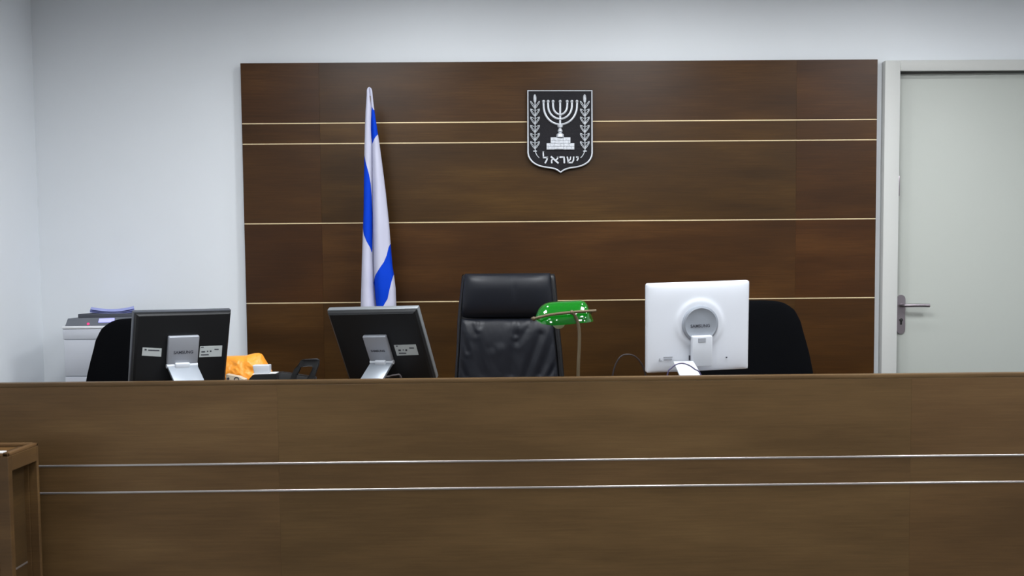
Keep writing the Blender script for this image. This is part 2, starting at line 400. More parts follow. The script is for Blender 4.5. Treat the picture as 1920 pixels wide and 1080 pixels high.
wt = thing('worktop', 'brown worktop behind the bench front carrying the monitors', 'worktop', (.3, YB+.3, ZD))
bm = B(); box(bm, bs[0], bs[3], YB+.043, 4.61, ZT-.03, ZT, .002, 1); obj('top', bm, M['bench'], wt)
for x in (bs[0], -.8, 1.5, bs[3]-.025):
    bm = B(); box(bm, x, x+.025, YB+.1, 4.3, ZD, ZT-.03); obj('support_panel', bm, M['bench'], wt)

# ================================================================== WOODEN STAND AT THE LEFT
sz = 1.0; XS = -1.526
near = at(7.5, 850, 3.0); k = (CAM_H-sz)/(CAM_H-near.z); YN = 3.0*k
far = at(78, 829, 3.0); k2 = (CAM_H-sz)/(CAM_H-far.z); YFa = 3.0*k2
XN = near.x*k; XFa = far.x*k2; XS = (XN+XFa)/2
X0 = -2.18
st = thing('wooden_stand', 'brown wooden box stand with recessed side panel at the left edge', 'stand', ((X0+XS)/2, (YN+YFa)/2, 0))
rail = .052
bm = B(); box(bm, X0, XS-.04, YN, YN+.02, 0, sz-.012, .001, 1); box(bm, XS-.04, XS, YN, YN+.028, 0, sz-.012, .0015, 1); obj('front_panel', bm, M['stand'], st)
bm = B(); box(bm, X0, XS-.03, YFa-.02, YFa, 0, sz-.012); box(bm, XS-.03, XS, YFa-.016, YFa, 0, sz-.012, .0015, 1); obj('rear_panel', bm, M['stand'], st)
bm = B(); box(bm, XS-.062, XS-.045, YN+.02, YFa-.02, 0, sz-.012); obj('recessed_panel', bm, M['stand'], st, color=(.7, .72, .68, 1))  # same veneer tinted down: shade of the recess put into its colour
bm = B(); box(bm, XS-.045, XS, YN+.028, YFa-.016, sz-.012-rail, sz-.012, .001, 1); obj('top_rail', bm, M['stand'], st)
bm = B(); box(bm, XS-.045, XS, YN+.028, YFa-.016, 0, .08, .001, 1); obj('bottom_rail', bm, M['stand'], st)
bm = B(); box(bm, X0, X0+.02, YN+.02, YFa-.02, 0, sz-.012); obj('side_panel', bm, M['stand'], st)
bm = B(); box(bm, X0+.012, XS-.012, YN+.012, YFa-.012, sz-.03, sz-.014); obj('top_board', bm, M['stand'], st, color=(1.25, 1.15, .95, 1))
bm = B()
box(bm, X0, XS, YN, YN+.014, sz-.012, sz, .003, 2); box(bm, X0, XS, YFa-.014, YFa, sz-.012, sz, .003, 2)
box(bm, XS-.02, XS, YN, YFa, sz-.012, sz, .003, 2); box(bm, X0, X0+.014, YN, YFa, sz-.012, sz, .003, 2)
obj('top_rim', bm, M['stand'], st, color=(1.5, 1.5, 1.6, 1))  # pale lilac tint: gloss reflection along the rim painted into its colour
bm = B(); zi = at(43, 1058, (YN+YFa)/2).z; q = at(26, 1069, YN+.03); ratio = (XS-.045)/q.x; zi = CAM_H-(CAM_H-q.z)*ratio
box(bm, XS-.046, XS-.0435, YN+.03, YFa-.018, zi-.003, zi+.003); obj('inlay_strip', bm, M['silver'], st, label='thin silver strip')
pp = at(0, 844.5, YN+.08); bm = B(); q = X0+.25
box(bm, XN-.14, XN-.007, YN+.001, YN+.035, sz+.0002, sz+.003); tag(obj('paper_sheet', bm, M['paper'], origin=(XN-.08, YN+.025, sz)), 'white paper lying on the wooden stand at the left edge', 'paper')

# ================================================================== EMBLEM
YE = 5.329
def E(x, y, Y=YE-.02): return at(960+x/5.684, 150+y/5.684, Y)
em = thing('wall_emblem', 'dark shield emblem with silver seven-branched candlestick on the walnut panelling', 'emblem', E(512, 560, YE))
sh = [(160, 106), (860, 106), (862, 780)] + [(858, 815), (843, 850), (820, 880), (785, 905), (740, 925), (690, 937), (630, 945), (580, 957), (548, 972), (518, 994)]
sh += [(488, 972), (455, 955), (400, 945), (335, 935), (290, 925), (245, 905), (210, 880), (185, 850), (168, 815), (162, 780)]
bm = B(); prism(bm, [E(x, y, YE-.018) for x, y in sh], [E(x, y, YE) for x, y in sh])
obj('shield_plate', bm, M['emb_plate'], em, smooth=False)
bm = B()
ins = [(511+(x-511)*.975, 550+(y-550)*.978) for x, y in sh]
tube(bm, [E(x, y, YE-.0185) for x, y in ins], .0042, 8, close=True); obj('border', bm, M['emb_silver'], em, label='silver raised edge')
bm = B()
YR = YE-.0205
for (xl, xr, yt, yb) in ((337, 692, 232, 474), (385, 638, 232, 415), (438, 588, 232, 368)):
    cx = 513; pts = []
    for k in range(33):
        t = PI*k/32; c = math.cos(t); s = math.sin(t)
        rx = (cx-xl) if c > 0 else (xr-cx)
        pts.append(E(cx-rx*c, yt+40+(yb-yt-40)*s**.95, YR))
    pts = [E(xl-2, yt-4, YR)] + pts + [E(xr+2, yt-4, YR)]
    tube(bm, pts, .0053, 8)
tube(bm, [E(513, 228, YR), E(513, 490, YR)], .0053, 8)
for x in (337, 385, 438, 513, 588, 638, 692):
    r = bmesh.ops.create_uvsphere(bm, u_segments=12, v_segments=8, radius=.0078)
    bmesh.ops.translate(bm, vec=E(x, 228, YR), verts=r['verts'])
    tube(bm, [E(x, 228, YR), E(x, 252, YR)], [.0072, .0048], 8)
for x, y, r in ((513, 370, .0075), (513, 417, .0075), (513, 474, .0085)):
    s = bmesh.ops.create_uvsphere(bm, u_segments=12, v_segments=8, radius=r); bmesh.ops.translate(bm, vec=E(x, y, YR), verts=s['verts'])
def lat(prof):
    pts = [E(513, y, YR+.002) for r, y in prof]; tube(bm, pts, [r/5.684/375 for r, y in prof], 14)
lat([(24, 478), (30, 485), (28, 503), (16, 512), (14, 520), (22, 530), (27, 545), (24, 553), (16, 558), (20, 566), (38, 578), (42, 600), (42, 612)])
obj('candlestick', bm, M['emb_silver'], em, label='silver seven-branched candlestick')
def blk(bm, x0, x1, y0, y1, d):
    f = [E(x0, y0, YE-.018-d), E(x1, y0, YE-.018-d), E(x1, y1, YE-.018-d), E(x0, y1, YE-.018-d)]
    g = [E(x0, y0, YE-.017), E(x1, y0, YE-.017), E(x1, y1, YE-.017), E(x0, y1, YE-.017)]; prism(bm, f, g)
bm = B()
blk(bm, 368, 664, 735, 741, .006); blk(bm, 412, 622, 612, 676, .0015); blk(bm, 370, 662, 674, 740, .0015)
def course(y0, y1, xs, d):
    for x0, x1 in zip(xs, xs[1:]): blk(bm, x0+2, x1-2, y0+1.8, y1-1.8, d)
course(611, 643, (410, 440, 458), .006); course(643, 675, (410, 426, 458), .006)
course(611, 643, (458, 546), .0085); course(643, 675, (458, 500, 546), .0085)
course(611, 643, (546, 580, 624), .006); course(643, 675, (546, 602, 624), .006)
course(675, 706, (367, 408, 452), .0075); course(706, 737, (367, 388, 430, 452), .0075)
course(675, 706, (452, 518, 554), .0105); course(706, 737, (452, 484, 554), .0105)
course(675, 706, (554, 610, 666), .0075); course(706, 737, (554, 584, 636, 666), .0075)
obj('stepped_base', bm, M['emb_silver'], em, label='silver stepped base of the candlestick', smooth=False)
def branch(cx, sgn):
    bm = B()
    q = [(cx, 235), (cx+2, 400), (cx, 600), (cx+2, 740), (cx+sgn*12, 785), (cx+sgn*28, 812), (cx+sgn*45, 829)]
    tube(bm, spline([E(x, y, YR+.002) for x, y in q], 6), .0024, 6)
    tube(bm, [E(cx-18, 760, YR+.002), E(cx+20, 760, YR+.002)], .0036, 6)
    def leafloop(x0, y0, x1, y1, wd):
        dx, dy = x1-x0, y1-y0; L_ = math.hypot(dx, dy); nx, ny = -dy/L_, dx/L_; pts = []
        for k in range(16):
            t = 2*PI*k/16; s = .5-.5*math.cos(t); ww = wd*math.sin(t)*(1 if abs(math.sin(t)) else 0)
            pts.append(E(x0+dx*s+nx*ww, y0+dy*s+ny*ww, YR+.001))
        tube(bm, pts, .0015, 6, close=True)
    leafloop(cx, 240, cx-2, 155, 13); tube(bm, [E(cx, 240, YR), E(cx-1, 200, YR), E(cx-2, 160, YR)], [.002, .0052, .001], 8)
    leafloop(cx-2, 300, cx-48, 226, 7); leafloop(cx+2, 300, cx+48, 226, 7)
    for y in (385, 470, 558, 645, 732):
        for s in (-1, 1):
            leafloop(cx+s*3, y, cx+s*48, y-68, 6)
            tube(bm, [E(cx+s*8, y-60, YR), E(cx+s*30, y-70, YR), E(cx+s*50, y-74, YR)], [.0012, .0018, .0032], 6)
    obj('olive_branch', bm, M['emb_silver'], em, label='silver leafy branch on the '+('left' if sgn > 0 else 'right')+' of the candlestick')
branch(245, 1); branch(776, -1)
def stroke(bm, pts, wd):
    pts = [Vector((x, y, 0)) for x, y in pts]; l, r = [], []
    for i, p in enumerate(pts):
        a = pts[max(i-1, 0)]; b = pts[min(i+1, len(pts)-1)]; t = (b-a).normalized(); n = Vector((-t.y, t.x, 0))*wd/2
        l.append(p+n); r.append(p-n)
    o = l+r[::-1]
    prism(bm, [E(p.x, p.y, YE-.023) for p in o], [E(p.x, p.y, YE-.0175) for p in o])
letters = [
    [([(324, 762), (342, 762)], 10), ([(332, 758), (335, 825)], 15), ([(328, 826), (384, 826)], 17), ([(377, 822), (372, 850), (352, 888)], 16)],
    [([(414, 815), (496, 888)], 18), ([(486, 815), (487, 836), (468, 852)], 15), ([(434, 838), (422, 858), (424, 888)], 15), ([(478, 820), (496, 820)], 12)],
    [([(506, 822), (550, 822)], 17), ([(552, 816), (557, 850), (557, 888)], 17)],
    [([(588, 816), (596, 850), (600, 884)], 15), ([(625, 816), (622, 846), (602, 862)], 13), ([(658, 816), (655, 855), (640, 880)], 15), ([(594, 880), (646, 880)], 16)],
    [([(682, 822), (708, 822)], 16), ([(703, 818), (704, 838), (692, 860)], 15)]]
for L_ in letters:
    bm = B()
    for pts, wd in L_: stroke(bm, pts, wd)
    obj('raised_letter', bm, M['emb_silver'], em, smooth=False)

# ================================================================== FLAG
YFl = 5.12
LE = [(163, 691.5), (166, 688.6), (170, 687.6), (180, 687.4), (195, 686.5), (211, 685.4), (240, 684.4), (272, 683.6), (333, 682.6), (394, 682), (443, 680.3), (496, 678.7), (578, 676.7), (700, 674)]
RE = [(163, 693), (166, 696.5), (170, 698), (180, 698.8), (199, 701), (220, 704), (240, 707), (268, 711.3), (313, 717.4), (362, 723.5), (419, 729.6), (451, 732), (496, 735.7), (517, 739), (541, 741.9), (570, 743), (578, 743), (700, 750)]
VA = [(163, 692), (200, 696), (270, 697.5), (330, 698), (433, 699), (496, 700.3), (541, 702), (578, 705), (700, 712)]
polys = [
    [(697.6, 200), (700.2, 206), (703, 216), (706, 232), (708.3, 253), (714, 262), (730, 240), (730, 200), (708, 200), (708.3, 253), (703, 260), (697.8, 270), (696.6, 258), (695.8, 242), (696, 224), (696.6, 210)],
    [(660, 288), (683.6, 290.6), (688, 309), (693, 327), (696, 345.6), (697.6, 370), (698.6, 400), (698.8, 476), (698, 474), (695, 464), (689, 453), (683, 439), (680.6, 424), (660, 415)],
    [(760, 452), (732.2, 458), (729.5, 465), (726.5, 479), (721.6, 491.5), (712.8, 504.7), (704, 518), (700.8, 530), (702.8, 541), (704, 558), (707, 578), (712, 592), (718, 578), (728.6, 560), (732.5, 541), (736, 526), (739, 514), (760, 505)]]
polys[0] = [(697.6, 200), (700.2, 206), (720, 212), (730, 240), (712, 252), (708.3, 253), (703, 261), (697.8, 271), (696.6, 258), (695.8, 242), (696, 224), (696.6, 210)]
def sdist(x, y):
    best = -1e9
    for P in polys:
        d = 1e9; ins_ = False; n = len(P)
        for i in range(n):
            x1, y1 = P[i]; x2, y2 = P[(i+1) % n]
            dx, dy = x2-x1, y2-y1; t = max(0, min(1, ((x-x1)*dx+(y-y1)*dy)/(dx*dx+dy*dy)))
            d = min(d, math.hypot(x-x1-dx*t, y-y1-dy*t))
            if (y1 > y) != (y2 > y) and x < x1+(y-y1)*dx/dy: ins_ = not ins_
        best = max(best, d if ins_ else -d)
    return best
bm = B(); lay = bm.verts.layers.float.new('stripe')
NR, NC = 300, 28
rowsv = []
for j in range(NR+1):
    y = 163+(700-163)*(j/NR)
    xl, xr, xm = interp(LE, y), interp(RE, y), interp(VA, y)
    ring = []
    wl, wr = xm-xl, xr-xm
    for i in range(2*NC):
        if i <= NC:
            s = i/NC
            if s < .45: t = s/.45; x = xl+wl*(.5-.5*math.cos(PI*t)); dep = wl*(.75*math.sin(PI*t)**.8); f = t
            else: t = (s-.45)/.55; x = xm+wr*(.5-.5*math.cos(PI*t)); dep = wr*(.55*math.sin(PI*t)**.8)*(1+.12*math.sin(9*t+y*.01)); f = 1-t
            dd = dep if s < .45 else dep
            back = 0 if (s < .45 and t < .5) or (s >= .45 and t > .5) else .18*min(wl, wr)
            Y = YFl - (dd-back*(abs(math.cos(PI*t))**2))/388*1.0
        else:
            s = (i-NC)/NC; x = xr+(xl-xr)*(.5-.5*math.cos(PI*s)); Y = YFl+(.35*(xr-xl)*math.sin(PI*s))/388*(1+.15*math.sin(12*s+y*.02))
        p = at(x, y, YFl); p.y = Y
        v = bm.verts.new(p); v[lay] = sdist(x, y); ring.append(v)
    rowsv.append(ring)
for j in range(NR):
    for i in range(2*NC):
        bm.faces.new((rowsv[j][i], rowsv[j][(i+1) % (2*NC)], rowsv[j+1][(i+1) % (2*NC)], rowsv[j+1][i]))
bm.faces.new(rowsv[0]); bm.faces.new(rowsv[-1][::-1])
pb = at(693, 163, YFl); fbx = at(693, 600, YFl).x
fl = thing('flag', 'white flag with blue stripes hanging folded on a pole before the panelling', 'flag', (fbx, YFl, ZD))
obj('cloth', bm, M['flag'], fl, angle=60)
bm = B(); tube(bm, [(fbx, YFl+.006, ZD+.03), (at(693, 300, YFl).x, YFl+.004, at(693, 300, YFl).z), (at(692.8, 180, YFl).x, YFl, at(692, 180, YFl).z)], .0075, 12); obj('pole', bm, M['bronze'], fl)
bm = B(); lathe(bm, [(.15, 0), (.15, .012), (.13, .022), (.03, .03), (.02, .06), (.012, .07)], (fbx, YFl, ZD), 32); obj('base', bm, M['bronze'], fl)

# ================================================================== CHAIRS
def star_base(parent, x, y, zs):
    bm = B(); lathe(bm, [(.03, 0), (.03, .12), (.024, .12), (.024, zs-ZD-.13), (.05, zs-ZD-.12), (.1, zs-ZD-.10), (.1, zs-ZD-.085)], (x, y, ZD+.09), 20); obj('gas_column', bm, M['blackplastic'], parent)
    for k in range(5):
        a = 2*PI*k/5+.3; c, s = math.cos(a), math.sin(a)
        bm = B(); tube(bm, [(x+.02*c, y+.02*s, ZD+.12), (x+.15*c, y+.15*s, ZD+.105), (x+.28*c, y+.28*s, ZD+.075)], [.028, .02, .015], 10); lg = obj('base_leg', bm, M['blackplastic'], parent)
        bm = B(); mt = Matrix.Translation((x+.28*c, y+.28*s, ZD+.028)) @ Matrix.Rotation(a, 4, 'Z') @ Matrix.Rotation(PI/2, 4, 'X')
        lathe(bm, [(.026, -.02), (.028, -.016), (.028, -.004), (.02, -.003), (.02, .003), (.028, .004), (.028, .016), (.026, .02)], (0, 0, 0), 20, mt)
        tube(bm, [(x+.28*c, y+.28*s, ZD+.03), (x+.28*c, y+.28*s, ZD+.07)], .006, 8)
        obj('caster', bm, M['blackplastic'], lg)

# high-backed leather chair
YC = 4.78
LW = [(y_, x_) for x_, y_ in ((867, 513), (865, 520), (862, 550), (859, 575), (857, 600), (856, 640), (853.5, 680), (852, 705), (848, 800), (850, 850))]
RW = [(y_, x_) for x_, y_ in ((1040, 513), (1042, 520), (1046, 560), (1048, 590), (1051, 620), (1055, 660), (1057, 685), (1059, 705), (1064, 800), (1062, 850))]
def zpx(y, Y): return at(950, y, Y).z
def pz(z, Y):                # pixel row of height z at depth Y near the chair
    a, b = zpx(500, Y), zpx(900, Y); return 500+(z-a)/(b-a)*400
ch = thing('leather_office_chair', 'high-backed black leather office chair behind the bench, below the emblem', 'chair', (at(953, 700, YC).x, YC-.2, ZD))
def edge(tab, off, Y): return lambda z: at(interp(tab, pz(z, Y))+off, pz(z, Y), Y).x
zb_ = zpx(850, YC); zt_ = zpx(514, YC)
bm = B(); pillow(bm, edge(LW, 0, YC), edge(RW, 0, YC), zb_, zt_+.0, YC+.03, .05, .05, p=9, nu=30, nv=60); obj('backrest', bm, M['leather_dark'], ch, angle=70)
def head_disp(x, z):
    c = at(964, 540, YC).x; zz = at(964, 540, YC).z
    return .006*math.exp(-((x-c)/.006)**2)*max(0, 1-abs(z-zz)/.07)
hz0, hz1 = zpx(599, YC-.05), zpx(512.5, YC-.06)
bm = B(); pillow(bm, edge(LW, 4.5, YC-.03), edge(RW, -8, YC-.03), hz0, hz1, YC-.005, .075, .06, p=3.2, nu=60, nv=50, disp=head_disp,
                 yc=lambda x, z: .022*(1-((z-hz0)/(hz1-hz0)))**2)
obj('headrest', bm, M['leather'], ch, angle=70)
cre = [((900, 601), (899, 612), 4, .006), ((866, 628), (876, 658), 4, .006), ((968, 600), (967, 627), 4, .007), ((967, 627), (958, 700), 8, .007), ((985, 622), (970, 640), 6, .006),
       ((1012, 628), (985, 705), 6, .008), ((1044, 620), (1012, 700), 6, .008), ((1046, 678), (1030, 704), 4, .008), ((862, 682), (873, 705), 4, .006), ((930, 606), (922, 650), 7, .004), ((893, 640), (905, 700), 9, .004),
       ((880, 602), (892, 625), 5, .005), ((995, 601), (990, 615), 4, .005), ((945, 604), (940, 640), 7, .004)]
cre3 = [(at(a[0], a[1], YC-.06), at(b[0], b[1], YC-.06), wd/420, dp) for a, b, wd, dp in cre]
def back_disp(x, z):
    s = 0
    for a, b, wd, dp in cre3:
        dx, dz = b.x-a.x, b.z-a.z; t = ((x-a.x)*dx+(z-a.z)*dz)/(dx*dx+dz*dz); t = max(0, min(1, t))
        d = math.hypot(x-a.x-dx*t, z-a.z-dz*t); s += dp*.6*math.exp(-(d/wd)**2) - dp*.22*math.exp(-((d-2.2*wd)/wd)**2)
    return s + .0012*noise.noise(Vector((x*22+z*8, 0, z*7))) + .0005*noise.noise(Vector((x*60+z*20, 3, z*20)))
bz0, bz1 = zpx(845, YC-.05), zpx(597.5, YC-.05)
bm = B(); pillow(bm, edge(LW, 6.5, YC-.03), edge(RW, -12, YC-.03), bz0, bz1, YC-.005, .066, .06, p=4.5, nu=130, nv=130, disp=back_disp)
obj('back_cushion', bm, M['leather'], ch, angle=80)
for tab, off in ((LW, 4.6), (RW, -9)):
    f = edge(tab, off, YC-.03); bm = B(); tube(bm, [(f(z), YC-.024, z) for z in [zb_+.01+(zt_-.03-zb_)*k/24 for k in range(25)]], .0045, 8); obj('piping', bm, M['leather_dark'], ch)
cxx = at(955, 700, YC).x
bm = B(); pillow(bm, lambda z: cxx-.25, lambda z: cxx+.25, 0, .5, 0, .05, .05, p=5, nu=20, nv=20)
bmesh.ops.rotate(bm, cent=(0, 0, 0), matrix=Matrix.Rotation(PI/2, 3, 'X'), verts=bm.verts); bmesh.ops.translate(bm, vec=(0, YC-.01, .83), verts=bm.verts)
obj('seat', bm, M['leather'], ch, angle=70)
star_base(ch, cxx, YC-.25, .80)

# fabric task chairs: first the right one, then its copy at the left
YT = 4.82
def outline_chair(cxp, top, name, label, tab, Y):
    c0 = at(cxp, 700, Y).x
    t = thing(name, label, 'chair', (c0, Y-.2, ZD), 'black fabric task chairs behind the bench')
    zT = at(cxp, top, Y).z; zB = zT-.52
    def hw(z): return interp(tab, (zT-z))
    bm = B(); pillow(bm, lambda z: c0-hw(z), lambda z: c0+hw(z), zB, zT, Y, .035, .025, p=3.5, nu=40, nv=80, yc=lambda x, z: -.35*(x-c0)**2)
    obj('backrest', bm, M['fabric'], t, angle=70)
    bm = B(); tube(bm, [(c0, Y+.03, zB+.25), (c0, Y+.055, zB+.08), (c0, Y+.04, .80), (c0, Y-.1, .755), (c0, Y-.2, .755)], .018, 10); obj('back_bracket', bm, M['blackplastic'], t)
    bm = B(); pillow(bm, lambda z: c0-.235, lambda z: c0+.235, 0, .45, 0, .03, .03, p=4, nu=20, nv=20)
    bmesh.ops.rotate(bm, cent=(0, 0, 0), matrix=Matrix.Rotation(PI/2, 3, 'X'), verts=bm.verts); bmesh.ops.translate(bm, vec=(0, Y-.02, .81), verts=bm.verts)
    obj('seat', bm, M['fabric'], t, angle=70)
    star_base(t, c0, Y-.22, .78)
    return t
s_ = 1/415.
tabR = [(0, 20*s_), (.0015, 34*s_), (.006, 47*s_), (.014, 58*s_), (.029, 68*s_), (.045, 76*s_), (.065, 81*s_), (.10, 88*s_), (.135, 91.5*s_), (.19, 98*s_), (.245, 104*s_), (.33, 111*s_), (.40, 110*s_), (.46, 100*s_), (.49, 88*s_), (.52, 60*s_)]
right_chair = outline_chair(1412, 563, 'task_chair', 'black fabric chair with rounded back behind the white monitor', tabR, YT)
def copy_chair(src, loc, label):
    r = src.copy(); COL.objects.link(r); r.location = loc; r['label'] = label
    for chd in list(src.children):
        c = chd.copy(); COL.objects.link(c); c.parent = r
        for g in list(chd.children):
            d = g.copy(); COL.objects.link(d); d.parent = c
    return r
lc = at(270, 598, 4.80); rz = ZD+(at(1412, 563, YT).z-ZD)*.98; lc.z = at(273, 596, 4.71).z
left_chair = copy_chair(right_chair, (lc.x*4.72/4.80, 4.52, ZD), 'black fabric chair with rounded back between printer and left monitor')
left_chair.scale = (.98, .98, .98)
dz = (rz-lc.z)/.98    # its backrest is set lower on the bracket
for c in left_chair.children:
    if c.name.startswith('backrest'): c.location.z -= dz

# ================================================================== PRINTER
YQ = 4.89
x0 = at(118.5, 640, YQ).x; x1 = x0+.50
zw = at(150, 611.5, YQ).z; zs1 = at(150, 637, YQ).z; zs2 = at(150, 706, YQ).z; zg = at(150, 597, YQ+.05).z
pr = thing('office_printer', 'tall pale grey office printer with dark control strip in the left corner', 'printer', ((x0+x1)/2, YQ+.25, ZD))
bm = B(); box(bm, x0+.004, x1-.004, YQ+.003, YQ+.44, ZD+.03, zw-.014, .004); obj('body', bm, M['printer'], pr)
bm = B(); box(bm, x0-.002, x1+.002, YQ-.006, YQ+.44, zw-.012, zw, .003); obj('top_lip', bm, M['printer_white'], pr)
bm = B(); box(bm, x0, x1, YQ-.003, YQ+.02, zs1+.002, zw-.013, .003); obj('front_cover', bm, M['printer'], pr)
z_ = zs1-.002; n = 0
for zl in (zs2+.002, zs2-.18, zs2-.36, ZD+.05):
    bm = B(); box(bm, x0+.004, x1-.004, YQ-.002, YQ+.02, zl, z_, .003); dr = obj('paper_drawer' if n else 'front_door', bm, M['printer'], pr)
    bm = B(); box(bm, (x0+x1)/2-.07, (x0+x1)/2+.07, YQ-.006, YQ-.001, z_-.035, z_-.015, .002); 
    if n: obj('drawer_grip', bm, M['printer_grey'], dr)
    else: bm.free()
    z_ = zl-.004; n += 1
bm = B()       # sloped control strip
ft = [(x0+.003, YQ+.02, zw), (x1-.003, YQ+.02, zw), (x1-.003, YQ+.05, zg+.006), (x0+.005, YQ+.05, zg)]
bk = [(x0+.003, YQ+.42, zw), (x1-.003, YQ+.42, zw), (x1-.003, YQ+.42, zg+.006), (x0+.005, YQ+.42, zg)]
prism(bm, [Vector(p) for p in ft], [Vector(p) for p in bk]); cp = obj('control_strip', bm, M['printer_grey'], pr, smooth=False)
bm = B(); xt = at(149, 590, YQ+.1).x; zt2 = at(160, 588.5, YQ+.1).z
box(bm, xt, x1-.02, YQ+.08, YQ+.40, zg-.005, zt2, .003); obj('output_tray', bm, M['printer_dark'], pr)
def on_strip(px, py): # point on the sloped face
    best = None
    for k in range(60):
        Y = YQ+.02+.03*k/59; p = at(px, py, Y); zz = zw+(zg-zw)*k/59
        if best is None or abs(p.z-zz) < best[0]: best = (abs(p.z-zz), p)
    return best[1]
bm = B(); a, b, c, d = [on_strip(*q) for q in ((186.5, 598.8), (215, 597.8), (215, 604.6), (184.8, 605.5))]
nn = Vector((0, -.003, .004)); prism(bm, [a+nn, b+nn, c+nn, d+nn], [a-nn, b-nn, c-nn, d-nn]); obj('display', bm, M['display'], cp, smooth=False)
bm = B(); r = bmesh.ops.create_uvsphere(bm, u_segments=12, v_segments=8, radius=.006); bmesh.ops.translate(bm, vec=on_strip(165.5, 607.5), verts=bm.verts); obj('indicator_light', bm, M['led'], cp, label='glowing red light')
# curled sheets on the printer
for k in range(3):
    bm = B(); top, bot = [], []; nx = 24
    for i in range(nx+1):
        t = i/nx; px_ = 168.5+k*1.2+t*(84-k*2); yy = 587.4-k*1.8-(2.6+1.3*k)*(2*t-1)**2*(.8 if t < .5 else 1.15)+.9*k*0
        p = at(px_, yy, YQ+.12)
        top.append([p.copy(), Vector((at(px_, yy, YQ+.36).x, YQ+.36, p.z+.004))])
    vs = [[bm.verts.new(q+Vector((0, 0, dz_))) for q in pr_ for dz_ in (0, -.0012)] for pr_ in top]
    for i in range(nx):
        a, b = vs[i], vs[i+1]
        bm.faces.new((a[0], b[0], b[2], a[2])); bm.faces.new((a[1], a[3], b[3], b[1])); bm.faces.new((a[0], a[1], b[1], b[0])); bm.faces.new((a[2], b[2], b[3], a[3]))
    bm.faces.new((vs[0][0], vs[0][2], vs[0][3], vs[0][1])); bm.faces.new((vs[-1][0], vs[-1][1], vs[-1][3], vs[-1][2]))
    o = obj('printed_sheet', bm, M['paper_blue'], origin=(at(210, 589, YQ+.25).x, YQ+.25, zt2), angle=60)
    tag(o, ('bluish sheet lying in the printer output tray, lowest of three', 'bluish curled sheet in the middle of three on the printer', 'bluish curled sheet on the printer, topmost of three')[k], 'paper', 'bluish sheets on the printer')

# ================================================================== DARK MONITORS
def Rm(z, x, y): return Matrix.Rotation(z, 4, 'Z') @ Matrix.Rotation(x, 4, 'X') @ Matrix.Rotation(y, 4, 'Y')
def frustum(bm, w0, h0, y0, w1, h1, y1, cz0=0, cz1=0):
    a = [Vector((sx*w0/2, y0, cz0+sz_*h0/2)) for sx, sz_ in ((-1, -1), (1, -1), (1, 1), (-1, 1))]
    b = [Vector((sx*w1/2, y1, cz1+sz_*h1/2)) for sx, sz_ in ((-1, -1), (1, -1), (1, 1), (-1, 1))]
    prism(bm, a, b)
def loc_of(T, px, py, yl):
    "local x, z on the monitor's plane y=yl that shows at the pixel"
    o = Vector((0, 0, CAM_H)); d = at(px, py, 5)-o; Ti = T.inverted(); lo = Ti @ o; ld = (Ti.to_3x3() @ d)
    k = (yl-lo.y)/ld.y; p = lo+ld*k; return p.x, p.z
def quad_on(bm, T, pts, yl, th=.0008):
    q = [loc_of(T, x, y, yl) for x, y in pts]; prism(bm, [T @ Vector((x, yl-th, z)) for x, z in q], [T @ Vector((x, yl+.0005, z)) for x, z in q])
